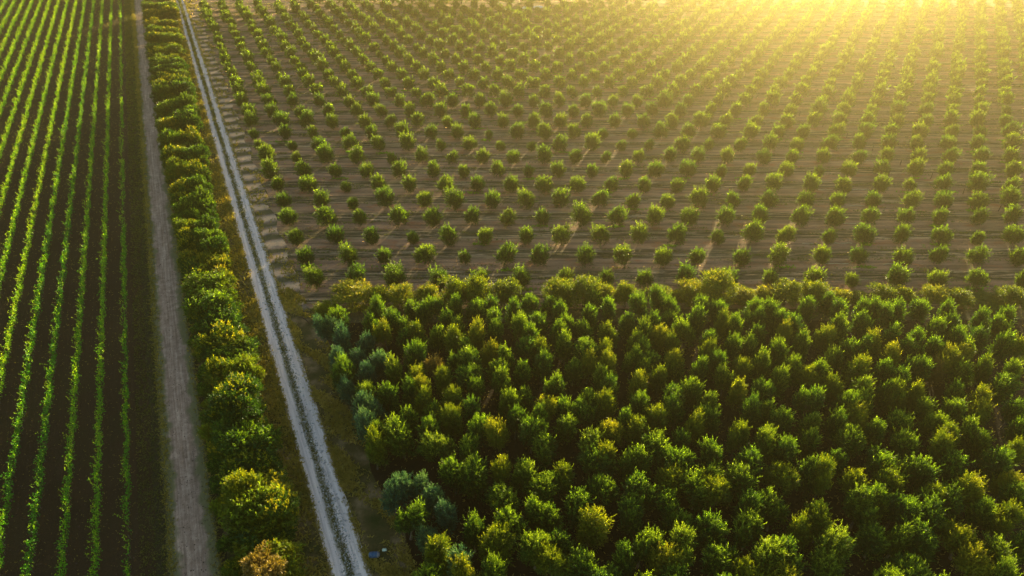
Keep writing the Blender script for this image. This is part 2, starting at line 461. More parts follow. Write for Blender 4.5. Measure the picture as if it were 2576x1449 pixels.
# ------------------------------------------------------------------ tree prototypes
def trunk_mesh(name, h, r, spread, limbs, seed, fork=0.35):
    R = random.Random(seed)
    paths = [([(0, 0, -0.05), (0.03 * r, 0, h * 0.12), (R.uniform(-.1, .1) * h * .2, R.uniform(-.1, .1) * h * .2, h * fork)], [r * 1.35, r, r * 0.8])]
    top = Vector(paths[0][0][-1])
    for i in range(limbs):
        a = 2 * math.pi * (i + R.uniform(-.3, .3)) / limbs
        e = Vector((math.cos(a) * spread, math.sin(a) * spread, h * R.uniform(0.72, 0.92)))
        mid = top.lerp(e, 0.5) + Vector((math.cos(a), math.sin(a), 0)) * spread * 0.15
        paths.append(([top - Vector((0, 0, 0.03)), mid, e], [r * 0.6, r * 0.4, r * 0.14]))
        e2 = mid + Vector((R.uniform(-1, 1), R.uniform(-1, 1), 0)) * spread * 0.5 + Vector((0, 0, h * 0.25))
        paths.append(([mid, mid.lerp(e2, .5), e2], [r * 0.3, r * 0.2, r * 0.08]))
    V, Q, T = tubes(paths)
    return mesh_np(name, V, Q, M_BARK, True, T)

def lobes_for(seed, w, h, base, k):
    """k lobes within a crown w wide, from height base to h"""
    R = random.Random(seed)
    ch = h - base
    out = [(0, 0, base + ch * 0.46, w * 0.40, w * 0.40, ch * 0.44)]
    for i in range(k):
        a = 2 * math.pi * (i + R.uniform(-.35, .35)) / k
        d = w * R.uniform(0.14, 0.24)
        r = w * R.uniform(0.22, 0.30)
        out.append((math.cos(a) * d, math.sin(a) * d, base + ch * R.uniform(0.35, 0.78), r, r, ch * R.uniform(0.22, 0.32)))
    return out

young_v = []
for s in range(9):
    wid = [2.5, 2.3, 2.6, 2.2, 2.45, 2.7, 2.35, 2.1, 2.6][s]
    hh = [2.75, 2.9, 2.6, 2.5, 2.95, 2.8, 2.6, 2.7, 2.85][s]
    V, Q = crown(100 + s, [(0, 0, .8, wid * .36, wid * .36, .75)] + lobes_for(s, wid, hh - 0.2, 0.15, 4 + s % 3), 3400, 0.28, 0.08, up=0.7, per=22, sig=0.16, shoots=75, shoot_len=0.75, shell=0.4)
    cm = lit_shoots(mesh_np('young_crown', V, Q, M_YOUNG), M_LIT)
    tm = trunk_mesh('young_trunk', hh * 0.8, 0.06, wid * 0.22, 3, s, 0.18)
    V2, Q2 = crown(200 + s, [(0, 0, .8, wid * .36, wid * .36, .75)] + lobes_for(s, wid, hh - 0.2, 0.15, 4 + s % 3), 800, 0.40, 0.16, up=0.6, per=8, sig=0.15, shoots=30, shoot_len=0.7)
    young_v.append((cm, tm, V2, Q2, NB[0]))

olive_v = []
olive_nb = []
for s in range(10):
    wid = [2.9, 2.6, 3.1, 2.7, 3.3, 2.5, 3.0, 2.8, 3.4, 2.6][s]
    hh = 4.8
    if s % 3 == 2:     # two leaders
        a = random.Random(s).uniform(0, 3.14)
        lb = lobes_for(s, wid * .8, hh - .2, 1.3, 4)
        lb = [(x_ + math.cos(a) * .55, y_ + math.sin(a) * .55, z_, p_, q_, r_) for x_, y_, z_, p_, q_, r_ in lb] + \
             [(x_ - math.cos(a) * .7, y_ - math.sin(a) * .7, z_ - .35, p_ * .8, q_ * .8, r_ * .9) for x_, y_, z_, p_, q_, r_ in lobes_for(s + 50, wid * .75, hh - .4, 1.4, 3)]
    else:
        lb = lobes_for(s, wid * .92, hh - .25, 1.1, 5)
        lb.append((0.1, 0, hh - 0.65, wid * .17, wid * .17, 0.7))
        lb.append((0, 0, 1.75, wid * .44, wid * .44, 1.15))
    V, Q = crown(300 + s, lb, 5600, 0.31, 0.075, up=0.5, per=26, sig=0.19, shoots=150, shoot_len=0.85, shell=0.35)
    olive_nb.append(NB[0])
    young = lit_shoots(mesh_np('olive_crown', V, Q, M_OLIVE), M_LIT)
    teal = young.copy(); teal.materials[0] = M_TEAL; teal.materials[1] = M_LITT
    dry = young.copy(); dry.materials[0] = M_DRY; dry.materials[1] = M_DRY
    olive_v.append((young, teal, dry, trunk_mesh('olive_trunk', 3.9, 0.13, wid * .26, 4, s, 0.28)))

def tree(name, label, cat, group, loc, rot, scl, parts, lean=0.0):
    r = bpy.data.objects.new(name, None); COL.objects.link(r)
    r.location = loc; r.rotation_euler = (lean * math.sin(loc[0] * 7.3), lean * math.cos(loc[1] * 5.1), rot); r.scale = scl
    r.empty_display_size = 0.5
    tag(r, label, cat, group)
    for n, me in parts: link(n, me, r)
    return r

ORD = ['zeroth', 'first', 'second', 'third', 'fourth', 'fifth', 'sixth', 'seventh', 'eighth', 'ninth', 'tenth', 'eleventh', 'twelfth',
       'thirteenth', 'fourteenth', 'fifteenth', 'sixteenth', 'seventeenth', 'eighteenth', 'nineteenth']
def ordinal(n):
    if n < 20: return ORD[n]
    tens = {2: 'twenty', 3: 'thirty', 4: 'forty', 5: 'fifty', 6: 'sixty'}[n // 10]
    return tens + ('-' + ORD[n % 10] if n % 10 else '') if n % 10 else tens[:-1] + 'ieth'

# ------------------------------------------------------------------ young orchard
SMALL = [  # (x, y of crown centre in the 2576-px picture, scale) of plants that are clearly small or missing
    (1157, 656, .72), (1020, 600, .78), (1551, 658, .72), (1752, 658, .78), (2142, 705, .8), (1313, 430, .66), (1097, 372, .62), (1330, 372, .6), (1240, 368, .66),
    (1500, 342, .8), (1630, 365, .6), (1548, 374, .65), (1772, 372, .6), (1922, 516, .62), (737, 400, .75), (725, 362, .7), (650, 340, .72),
    (656, 367, .75), (880, 512, .8), (1122, 404, .8), (1524, 398, .65), (2183, 560, .75), (2456, 605, .8), (1312, 430, .7), (1830, 375, .5), (2120, 245, .8)]
young_pts = []
XS0 = 6 * -4.75
for i in range(0, 31):
    Y = ROW_Y0 + ROW_DY * i
    k = 0
    while True:
        X = XS0 - 0.456 * 6 * i + 6 * k
        k += 1
        px, py = proj(X, Y, 1.3)
        if px > 2576 + 130: break
        if i > 27 and X < 52: continue
        jx, jy = rng.normal(0, 0.22), rng.normal(0, 0.16)
        sc = float(np.clip(rng.normal(1.16, 0.085), 0.9, 1.4))
        if rng.random() < 0.04: sc *= 0.75
        px, py = proj(X + jx, Y + jy, 1.3)
        for sx, sy, ss in SMALL:
            if abs(px - sx) < 20 and abs(py - sy) < 9: sc = max(ss, .72) * 1.12
        young_pts.append((i, k, X + jx, Y + jy, sc, px, py))
inview = [t for t in young_pts if -10 < t[5] < 2590]
near = set(id(t) for t in inview[:300])
fV, fQ, fS, off = [], [], [], 0
for t in young_pts:
    i, k, X, Y, sc, px, py = t
    var = rng.integers(0, 9); rot = rng.uniform(0, 6.28)
    if id(t) in near:
        size = 'small' if sc < .9 else ('large' if sc > 1.24 else ('rounded' if var % 2 else 'bushy'))
        row = 'first orchard row behind the tall trees' if i == 0 else 'orchard row %d beyond the grove' % (i + 1)
        lab = '%s young olive, %s from the track in %s' % (size, ordinal(k), row)
        cm, tm = young_v[var][:2]
        tree('young_olive_tree', lab, 'olive tree', 'young olive trees planted in straight orchard rows', (X, Y, 0.012), rot,
             (sc * rng.uniform(.93, 1.07), sc * rng.uniform(.93, 1.07), sc), [('crown', cm), ('trunk', tm)], 0.16)
    else:
        V2, Q2, nb = young_v[var][2:]
        c_, s_ = math.cos(rot), math.sin(rot)
        V3 = np.stack([(V2[:, 0] * c_ - V2[:, 1] * s_) * sc + X, (V2[:, 0] * s_ + V2[:, 1] * c_) * sc + Y, V2[:, 2] * sc + 0.012], 1)
        fV.append(V3); fQ.append(Q2[:nb] + off); fS.append(Q2[nb:] + off); off += len(V3)
tag(link('distant_young_olives', lit_shoots(mesh_np('distant_young_olives', np.concatenate(fV), np.concatenate(fQ + fS), M_YOUNG), M_LIT, sum(len(a) for a in fQ))),
    'hazy mass of distant young olive trees in rows towards the sunlit end of the orchard', 'olive trees', kind='stuff')

# ------------------------------------------------------------------ mature grove: tops of the crowns read off the picture
# zoomed crops: origin and scale, then x, y of crown tops; t teal, y yellow, d low or dark, r dry, w wide
def crop(ox, oy, s, txt):
    out = []
    for w in txt.split():
        kd = ''
        while w[-1].isalpha(): kd = w[-1] + kd; w = w[:-1]
        a, b = w.split(',')
        out.append(((ox + float(a) / s) / 1.5901, (oy + float(b) / s) / 1.5901, kd))
    return out
TOPS = crop(1200, 1050, 2.576, '''235,535t 395,450t 370,575t 405,680t 645,740td 330,880t 790,360y 940,480 720,530td 870,590y 1060,560d 1220,600y 1150,390td
 1270,400 1390,350 1600,350 1520,490 1810,380 1980,340d 2000,490 2000,610 1790,620y 1390,640t 1590,700y 1060,700d 1740,800d 2360,320y 2200,390y
 2270,540 2460,530td 2350,620 1640,600d 1150,850 800,900 590,880t 500,930 380,1010 640,1040 990,1010 1180,1090y 1380,980rd 1640,870w 1760,930 1960,820y 2030,980
 2160,850 2330,750w 2510,770y 2490,920 2270,1010 1770,1040w 1850,1130 2060,1110 1500,1110y 650,1200 910,1260 1130,1210 1230,1310y 1560,1320y 2130,1300 2330,1300d 780,1400''')
TOPS += crop(2150, 1050, 2.576, '''120,350d 240,410 50,520td 320,540 185,610 290,720 90,780y 590,300td 540,440t 740,370 520,590 750,610y 500,780w 640,790y 530,930y 760,910y
 40,920 700,1060 220,1140 520,1260t 370,1010d 330,1370td 700,1330y 1060,330 1250,250y 1380,360 930,530 1200,520t 1340,500d 1100,630 1230,630y 980,720y 1120,800 1430,750y 1400,880y
 970,910 1200,900d 1070,1000d 1270,1040y 1440,1000d 1060,1150y 1380,1240 1040,1310 1460,1380 1690,350t 1860,370t 1650,470t 1560,590 1750,680t 1940,520y 2060,560 2000,730
 1790,800y 1660,950 1880,890 2240,380 2250,480t 2400,390 2300,640 2500,490 2190,770t 2540,620y 2530,810 2090,970y 2340,920 1950,1070 2080,1180y 2480,1060 2340,1220 1620,1180t 1760,1350''')
TOPS += crop(3096, 1050, 2.576, '''350,370 560,320d 700,390 230,530 520,630y 700,560 910,410y 920,530 1040,370 1180,430 1290,390 1520,360y 1810,390y 1680,570 1820,530t 2430,450t
 2150,510 2400,580td 1480,660 1200,640 1080,720y 1960,690 2150,650d 300,740 150,800 910,760t 800,830d 1480,770w 1720,750 1270,860y 1900,850y 1990,800 2370,710 2540,770y 1770,920yw 1690,1000rd
 660,880 270,970 530,1000 860,990yw 1150,990 1490,970w 1370,1110 1950,990t 2220,990y 2500,1010 360,1090y 660,1180y 910,1200 1160,1190 2370,1150w 1920,1220td 2220,1300y 1520,1270y
 1330,1260y 1000,1320 750,1330 380,1330w 2500,1380 1840,1390 2560,950d''')
TOPS += crop(1300, 1500, 1.802, '''100,0td 280,30t 220,150t 375,170t 465,75t 280,275y 380,320d 290,425y 370,470d 545,335w 610,50 690,10y 690,120yw 880,5y 790,195d 585,210 720,290 790,330d
 930,240y 920,120y 1100,5 1070,180 1320,100w 1450,110d 1090,325t 1280,330y 1370,230t 850,410w 1030,490 930,590w 1060,640w 1280,550y 1430,610w 1600,440w 1690,430d 1545,250 1490,310w
 1560,140y 570,640td 640,690t 450,750tw 760,790y 850,860d 880,900 590,920w 1290,780w 1590,680w 1740,630y 750,1070d 1070,1020 1320,1000w 1560,900 800,1190yw 700,1220t 990,1240 1220,1150yw
 1310,1200 1520,1130w 1660,1150d 1200,1340 1690,1260yw 1600,1330d 1040,1370y 690,1420''')
TOPS += crop(2200, 1500, 1.802, '''60,5w 260,75td 400,0 405,125y 130,150t 110,260t 280,205w 450,335y 560,275 640,295y 650,0y 630,115w 880,60d 945,160yw 800,220y 1050,20td 1160,140y 1165,235d
 1035,265y 1340,20yw 1550,50 1480,180 1600,180d 1660,255 930,410d 1360,370y 1210,470 1560,405 1460,520w 1700,460 300,435w 390,465y 370,560dw 770,450w 690,515 580,575 955,515w
 1170,600w 1070,710w 1210,750yw 1400,650w 1650,650yw 870,640yw 340,710tw 540,700td 640,720tw 170,835w 290,960yw 590,900w 900,870t 910,1010td 810,960d 1420,860 1630,880tw 1450,1000w
 1150,1040w 670,1120w 980,1190w 1280,1215w 1600,1210w 810,1270yw 570,1250 640,1270d 230,1280w 310,1340 60,1130td 20,960 440,1390w 960,1410w 1420,1340y 1650,1340yw 640,1435 1200,1435''')
TOPS += crop(3146, 1500, 1.802, '''160,0y 150,120w 370,20yw 440,125y 360,235 500,215y 160,265td 560,35 610,115yw 720,25 830,70y 970,80y 1040,150d 1180,165w 1270,200d 1250,40td 1550,0
 1480,100y 1420,205y 1470,270d 1660,165 670,315t 890,265w 1080,290td 1370,330 1230,370y 1110,430yw 920,400w 460,385w 160,385t 40,430y 380,520td 690,500w 800,570d 980,590tw 1200,555w 1440,420d
 1520,550w 1650,440y 1700,300t 200,610w 280,650y 520,680yw 770,660yw 1030,770y 940,800td 1370,735yw 1270,680d 1610,680y 1700,820 730,820 820,850w 550,860w 1170,830w 1060,930w
 1460,890t 1580,930yw 190,890 270,960yw 130,1040y 640,1110dw 830,1070 1010,1100w 950,1180yw 1300,1080yw 1220,1110td 1560,1190w 390,1150w 310,1270tw 40,1250w 870,1320w 690,1370 1430,1300yw 1620,1390 1130,1420 1690,1150td''')
kept = []
for x_, y_, kd in sorted(TOPS, key=lambda t_: 'd' in t_[2]):
    lim = (14 + 23 * max(0, (y_ - 760)) / 690) * (1.2 if 'd' in kd else 1.0)
    if all(math.hypot((x_ - a) * 0.9, y_ - b) > lim for a, b, _ in kept): kept.append((x_, y_, kd))
n_ol = 0
placed = []
for x_, y_, kd in kept:
    R = random.Random(int(x_ * 7 + y_ * 13))
    hgt = 4.9 + R.uniform(-.35, .45)
    if 'd' in kd: hgt -= 0.7
    X, Y = unproj(x_, y_, hgt * 0.97)
    Y = Y - 0.4
    if Y > 75.0: Y = 75.0 - R.uniform(0, 1.5)
    if qv(X, Y)[0] < 7.2: X += 7.3 - qv(X, Y)[0]
    ss = hgt / 4.8
    wd = (0.98 if 'w' in kd else 0.79) * R.uniform(.92, 1.06)
    v = R.randrange(10)
    if 'w' in kd: v = R.choice([2, 4, 5, 8])
    ym, te, dr, tr = olive_v[v]
    cool = (('t' in kd and x_ < 1010) or (qv(X, Y)[0] < 12.5 and R.random() < .35))
    cm = te if cool else (dr if 'r' in kd else ym)
    px, py = x_ / 25.76, y_ / 14.49
    look = ('silvery teal' if cool else 'cool green' if 't' in kd else 'dry brownish' if 'r' in kd else 'golden-tipped' if 'y' in kd else 'green') + \
           (' wide' if 'w' in kd else '') + (' low' if 'd' in kd else '')
    lab = '%s olive tree, top %.1f percent across, %.1f percent down photo' % (look, px, py)
    placed.append((X, Y, lab, v, cm, tr, wd, ss, R.uniform(0, 6.28), 'y' in kd))
OL_Y = M_OLIVE.copy(); OL_Y.name = 'golden_olive_leaf'
for nd in OL_Y.node_tree.nodes:
    if nd.type == 'VALTORGB':
        for e, c in zip(nd.color_ramp.elements, [(0.05, 0.10, 0.012), (0.10, 0.15, 0.010), (0.17, 0.20, 0.010), (0.28, 0.24, 0.02)]): e.color = (*c, 1)
gold_cache = {}
placed.sort(key=lambda t_: t_[1])     # nearest first
for X, Y, lab, v, cm, tr, wd, ss, rot, yel in placed[:300]:
    if yel and cm is olive_v[v][0]:
        if v not in gold_cache:
            mm = cm.copy(); mm.materials[0] = OL_Y; mm.materials[1] = M_LITO; gold_cache[v] = mm
        cm = gold_cache[v]
    tree('mature_olive_tree', lab, 'olive tree', 'mature olive trees crowded in the grove', (X, Y, 0.0125), rot, (wd * .98, wd * .98, ss), [('crown', cm), ('trunk', tr)], 0.12)
rV, rB, rS, off = [], [], [], 0
for X, Y, lab, v, cm, tr, wd, ss, rot, yel in placed[300:]:
    me = olive_v[v][0]
    co = np.empty(len(me.vertices) * 3, dtype=np.float32); me.vertices.foreach_get('co', co); co = co.reshape(-1, 3)
    c_, s_ = math.cos(rot), math.sin(rot)
    rV.append(np.stack([(co[:, 0] * c_ - co[:, 1] * s_) * wd + X, (co[:, 0] * s_ + co[:, 1] * c_) * wd + Y, co[:, 2] * ss + .0125], 1))
    nb = olive_nb[v]; q_ = np.arange(len(co)).reshape(-1, 4) + off
    rB.append(q_[:nb]); rS.append(q_[nb:]); off += len(co)
if rV:
    tag(link('grove_back_olives', lit_shoots(mesh_np('grove_back_olives', np.concatenate(rV), np.concatenate(rB + rS), M_OLIVE), M_LIT, sum(len(a) for a in rB))),
        'crowded olive crowns at the far side of the grove just before the broad trees', 'olive trees', kind='stuff')
print('mature olives', len(placed), 'young individual', len(near))

# ------------------------------------------------------------------ broad trees along the edge between grove and orchard
BROAD = [  # centre x, top y, width, all in pixels of the 4096-px picture; tone
    (1417, 1128, 165, 'deep yellow-green'), (1512, 1140, 95, 'small yellow-green'), (1604, 1136, 110, 'golden-green'), (1708, 1130, 95, 'ragged yellow-green'), (1822, 1100, 120, 'tall domed green'), (1905, 1096, 130, 'tall domed green'),
    (2022, 1118, 120, 'leaning yellow-green'), (2110, 1172, 90, 'bright golden'), (2240, 1114, 130, 'pale yellow-green'), (2340, 1100, 150, 'pale-topped wide'), (2424, 1122, 90, 'green'),
    (2506, 1124, 100, 'rounded yellow-green'), (2630, 1146, 110, 'golden'), (2700, 1150, 70, 'small golden'), (2768, 1118, 120, 'yellow-green'), (2872, 1084, 160, 'tall bright yellow-green'),
    (2975, 1138, 110, 'yellow-green'), (3055, 1142, 110, 'wide dusty green'), (3150, 1124, 120, 'rounded olive-yellow'), (3262, 1120, 120, 'rounded golden-green'), (3364, 1152, 80, 'small dusty yellow'), (3430, 1158, 90, 'thin brownish'),
    (3548, 1134, 120, 'full yellow-green'), (3620, 1140, 90, 'pale-topped'), (3734, 1136, 100, 'upright golden-green'), (3838, 1148, 120, 'bushy yellow'), (3955, 1180, 140, 'broad low yellow-green'), (4052, 1140, 120, 'dark-hearted green')]
broad_v = []
for s in range(6):
    R = random.Random(s + 70)
    lb = [(0, 0, 3.7, 1.7, 1.7, 1.3)]
    for i in range(8):
        a = i * 0.785 + R.uniform(-.3, .3); d = R.uniform(1.0, 1.9)
        lb.append((math.cos(a) * d, math.sin(a) * d, R.uniform(2.9, 4.6), R.uniform(.85, 1.2), R.uniform(.85, 1.2), R.uniform(.7, 1.0)))
    for i in range(6):
        a = i * 1.05 + R.uniform(-.3, .3); lb.append((math.cos(a) * 1.7, math.sin(a) * 1.7, R.uniform(1.6, 2.8), .85, .85, .8))
    for i in range(4): lb.append((R.uniform(-1, 1), R.uniform(-1, 1), R.uniform(4.6, 5.2), .9, .9, .65))
    V, Q = crown(500 + s, lb, 9000, 0.27, 0.11, up=0.35, per=26, sig=0.21, shoots=130, shoot_len=0.55, shell=0.5)
    broad_v.append((lit_shoots(mesh_np('broad_crown', V, Q, M_BROAD), M_LITG), trunk_mesh('broad_trunk', 4.6, 0.17, 1.6, 5, s + 20, 0.3)))
for n, (bx, ty, w, tone) in enumerate(BROAD):
    X0 = (bx / 1.5901 - 1288) / F * 100
    Yb = 76.2 + rng.uniform(-.5, .5)
    # height so that the top projects to ty at this distance
    w_ = ty / 1.5901 - 724.5
    t = (Yb + 0.9) / (F * CT - w_ * ST)
    ht = H - t * (F * ST + w_ * CT)
    X = (bx / 1.5901 - 1288) * t
    sc = ht / 5.85
    wid = w / 1.5901 * t
    cm, tm = broad_v[n % 6]
    tree('broad_tree', '%s broad tree at the grove edge, %s from the track end' % (tone, ordinal(n + 1)), 'tree', 'broad trees lining the edge of the grove',
         (X, Yb, 0.0), rng.uniform(0, 6.28), (wid / 4.9, wid / 4.9, sc), [('crown', cm), ('trunk', tm)])
# wide low bush at the grove corner
V, Q = crown(600, [(0, 0, .9, 1.6, 1.1, .9), (.9, .2, .7, .9, .8, .7)], 3500, 0.2, 0.09, up=.4, shoots=30, shoot_len=.35)
X, Y = unproj(1310 / 1.5901, 1258 / 1.5901)
tag(link('corner_bush', mesh_np('corner_bush', V, Q, M_BROAD), None, (X, Y, 0)), 'low wide dark green bush at the corner of the grove beside the track', 'bush')

# ------------------------------------------------------------------ hedge of bushes between road and track
def lerp_tab(tab, x):
    return float(np.interp(x, [t[0] for t in tab], [t[1] for t in tab]))
HL = [(-80, 350), (0, 355), (100, 365), (200, 376), (300, 394), (400, 405), (500, 428), (600, 440), (700, 455), (800, 480), (900, 505), (1000, 502), (1100, 520), (1200, 550), (1300, 555), (1440, 600)]
HR = [(-80, 425), (0, 440), (100, 452), (200, 476), (300, 500), (400, 520), (500, 532), (600, 557), (700, 592), (800, 612), (900, 645), (1000, 662), (1100, 680), (1200, 722), (1300, 735), (1440, 770)]
hedge_v = []
for s in range(8):
    R = random.Random(s + 170)
    lb = [(0, 0, 1.9, 2.0, 1.5, 1.5)]
    for i in range(9):
        a = i * 0.7 + R.uniform(-.3, .3); d = R.uniform(.9, 2.0)
        lb.append((math.cos(a) * d, math.sin(a) * d * .7, R.uniform(1.0, 3.2), R.uniform(.7, 1.1), R.uniform(.6, .95), R.uniform(.6, .95)))
    V, Q = crown(700 + s, lb, 7500, 0.25, 0.12, up=0.15, per=22, sig=0.15, shoots=150, shoot_len=0.55, shell=0.72, low=-0.4)
    hedge_v.append((lit_shoots(mesh_np('hedge_crown', V, Q, M_HEDGE), M_LITG if s % 3 == 0 else M_LIT), trunk_mesh('hedge_trunk', 3.0, 0.12, 1.0, 4, s + 40, 0.15)))
HR_ = random.Random(5)
bushes = []
y = -75.0
while y < 1440:
    sc_px = (y + 518) * 0.01389
    if not (930 < y < 1050):
        L_, R_ = lerp_tab(HL, y + 25), lerp_tab(HR, y + 25)
        half = (R_ - L_) / 2 / sc_px
        hh = 3.6 + HR_.uniform(-.9, 1.1)
        cx = (L_ + R_) / 2
        if half > 2.85 and y < 700:
            bushes.append((cx - half * .45 * sc_px, y + HR_.uniform(-6, 10), half * .62, hh * HR_.uniform(.82, 1.0)))
            bushes.append((cx + half * .42 * sc_px, y + HR_.uniform(-8, 8), half * .62, hh * HR_.uniform(.85, 1.08)))
        else:
            bushes.append((cx + HR_.uniform(-.5, .5) * sc_px, y, half * 1.0, hh))
    y += 3.3 * sc_px * 0.52
bushes += [(612, 905, 2.4, 4.6), (545, 900, 2.0, 4.0), (632, 1105, 2.4, 3.4), (560, 1100, 2.3, 3.2), (600, 1070, 2.2, 3.0), (640, 1050, 2.0, 3.0), (535, 1060, 2.0, 2.8)]
for v_ in np.arange(40, 285, 3.2):  # low fill bushes added to close light gaps in the hedge
    for q_, h_ in ((-7.6, 2.1), (-5.9, 2.9), (-4.7, 2.1)):
        X_, Y_ = xy(q_ + HR_.uniform(-.4, .4), v_ + HR_.uniform(-.8, .8))
        hb = h_ * HR_.uniform(.8, 1.15)
        bx_, by_ = proj(X_, Y_, hb * .95)
        if len(bushes) < 285: bushes.append((bx_, by_ - 6, 1.6, hb))
bushes.sort(key=lambda b: -b[1])
for n, (bx, by, half, hh) in enumerate(bushes):
    X, Y = unproj(bx, by + 6, hh * .95)
    me, tm = hedge_v[HR_.randrange(8)]
    s_ = hh / 3.9
    px, py = proj(X, Y, hh)
    tone = HR_.choice(['curly', 'dense', 'ragged', 'rounded', 'tangled'])
    tree('hedge_bush', '%s hedge bush with top %.1f percent down and %.1f percent across photo' % (tone, py / 14.49, px / 25.76), 'bush',
         'bushes of the hedge between the dirt road and the track', (X, Y - .3, 0.008), RA * -1 * 0 + HR_.uniform(-.3, .3) + (3.1416 if HR_.random() < .5 else 0), (half / 2.75, half / 2.75 * .95, s_), [('crown', me), ('trunk', tm)])

# the big tree and the tall golden and brown ones at the near end
def special(name, label, x_, y_, h, w, mat, seed, n=12000, depth=None):
    R = random.Random(seed)
    X, Y = unproj(x_, y_, h * .97)
    lb = [(0, 0, h * .52, w * .34, w * .32, h * .38)]
    for i in range(11):
        a = i * .57 + R.uniform(-.2, .2); d = w * R.uniform(.2, .33)
        lb.append((math.cos(a) * d, math.sin(a) * d, h * R.uniform(.35, .82), w * .18, w * .18, h * .14))
    V, Q = crown(seed, lb, n, 0.25, 0.12, up=0.2, per=26, sig=0.2, shoots=260, shoot_len=.5, shell=.6)
    cm = lit_shoots(mesh_np('crown', V, Q, mat), M_DRY if mat is M_DRY else M_LITG)
    tree(name, label, 'tree', None, (X, Y - .6, 0.008), 0, (1, 1, 1), [('crown', cm), ('trunk', trunk_mesh('trunk', h * .8, .24, w * .25, 5, seed, .25))])
special('round_tree', 'large round tree with golden sunlit side, tallest in the hedge beside the road', 583, 952, 7.2, 6.6, M_HEDGE, 41, 20000)
special('golden_tree', 'bright golden-crowned tree near the lower end of the hedge', 602, 1182, 5.6, 3.6, M_BROAD, 42, 9000)
special('green_tree', 'bushy fresh green tree beside the golden-crowned one, nearer the track', 690, 1240, 4.6, 4.2, M_DARK, 43, 9000)
special('brown_tree', 'rusty brown-leaved tree at the bottom edge between the dirt road and the track', 655, 1392, 5.2, 4.2, M_DRY, 44, 9000)

# ------------------------------------------------------------------ vineyard: each trellised row is one thing
VR = np.random.default_rng(31)
def vine_row(idx, q):
    vs, hs, ws, den = [], [], [], []
    v0 = 38 if idx < 8 else 60
    v1 = 312.0
    # more, finer leaves near the camera
    n_near, n_far = 0, 0
    P, A, L, W = [], [], [], []
    for (a, b, per_m, ll) in ((v0, 75, 62, 0.19), (75, 120, 48, 0.21), (120, 190, 36, 0.23), (190, v1, 27, 0.27)):
        if b <= a: continue
        m = int((b - a) * per_m)
        v = VR.uniform(a, b, m)
        if idx == 0:   # the last row is thin and has gaps
            keep = (np.sin(v * .19 + 1) + np.sin(v * .47) * .8 + VR.normal(0, .5, m) > (0.3 if a > 110 else -1.0))
            v = v[keep]; m = len(v)
        vig = 0.85 + .22 * np.sin(v * .55 + idx) * np.sin(v * 1.7 + 2 * idx) + .12 * np.sin(v * 4.1 + idx * 3)
        if idx == 0: vig = vig * .82
        z = .35 + (1.45 * vig) * VR.beta(2.0, 1.3, m)
        qq = q + VR.normal(0, 1, m) * (.155 if a < 110 else .11) * (0.8 + .5 * (z / 1.8)) * vig + .1 * np.sin(v * .9 + idx)
        p = np.stack([*xy(qq, v), z], 1)
        ax = unit(VR.normal(size=(m, 3)) * .8 + np.array([0, 0, .35]))
        Vv, Qq = leaf_quads(p, ax, ll, ll * .8, R=VR)
        # upright canes
        P.append((Vv, Qq))
        mc = int((b - a) * 2.6)
        vc = VR.uniform(a, b, mc); k = 5
        ii = np.repeat(np.arange(mc), k); t = np.tile(np.linspace(0, 1, k), mc)
        lean = VR.normal(0, .35, (mc, 3)); lean[:, 2] = .75
        base = np.stack([*xy(q + VR.normal(0, .2, mc), vc), np.full(mc, 1.35)], 1)
        p = base[ii] + lean[ii] * (t * .55)[:, None]
        Vv, Qq = leaf_quads(p, unit(lean[ii] + VR.normal(size=(len(ii), 3)) * .7), ll * .85, ll * .55, R=VR)
        P.append((Vv, Qq))
    P = P[0::2] + P[1::2]                      # leaves first, then the canes painted as sunlit
    off = 0; Vs, Qs = [], []
    for a, b in P: Vs.append(a); Qs.append(b + off); off += len(a)
    return lit_shoots(mesh_np('foliage', np.concatenate(Vs), np.concatenate(Qs), M_VINE), M_LITV, sum(len(b) for a, b in P[:len(P) // 2]))

n_rows = 14
for r in range(n_rows):
    q = -16.75 - 2.72 * r
    root = bpy.data.objects.new('vine_row', None); COL.objects.link(root)
    root.location = (*xy(q, 100), 0.004)
    if r == 0: lab = 'thin gappy vine row nearest the dirt road'
    else: lab = 'long leafy vine row, %s row to the left of the dirt road' % ordinal(r + 1)
    tag(root, lab, 'vine row', 'vine rows of the vineyard')
    me = vine_row(r, q)
    me.transform(Matrix.Translation(-Vector(root.location)))
    link('foliage', me, root)
    # stems every metre, joined as the row's own wood
    ps = []
    for v in np.arange(40, 150, 1.1):
        x_, y_ = xy(q + VR.normal(0, .04), v)
        ps.append(([(x_, y_, 0), (x_ + VR.normal(0, .05), y_, .4), (x_, y_ + VR.normal(0, .06), .85)], [.045, .035, .03]))
    V, Q, T = tubes(ps, 4)
    me = mesh_np('stem', V, Q, M_BARK, True, T); me.transform(Matrix.Translation(-Vector(root.location)))
    s_o = link('stems', me, root); s_o['kind'] = 'stuff'

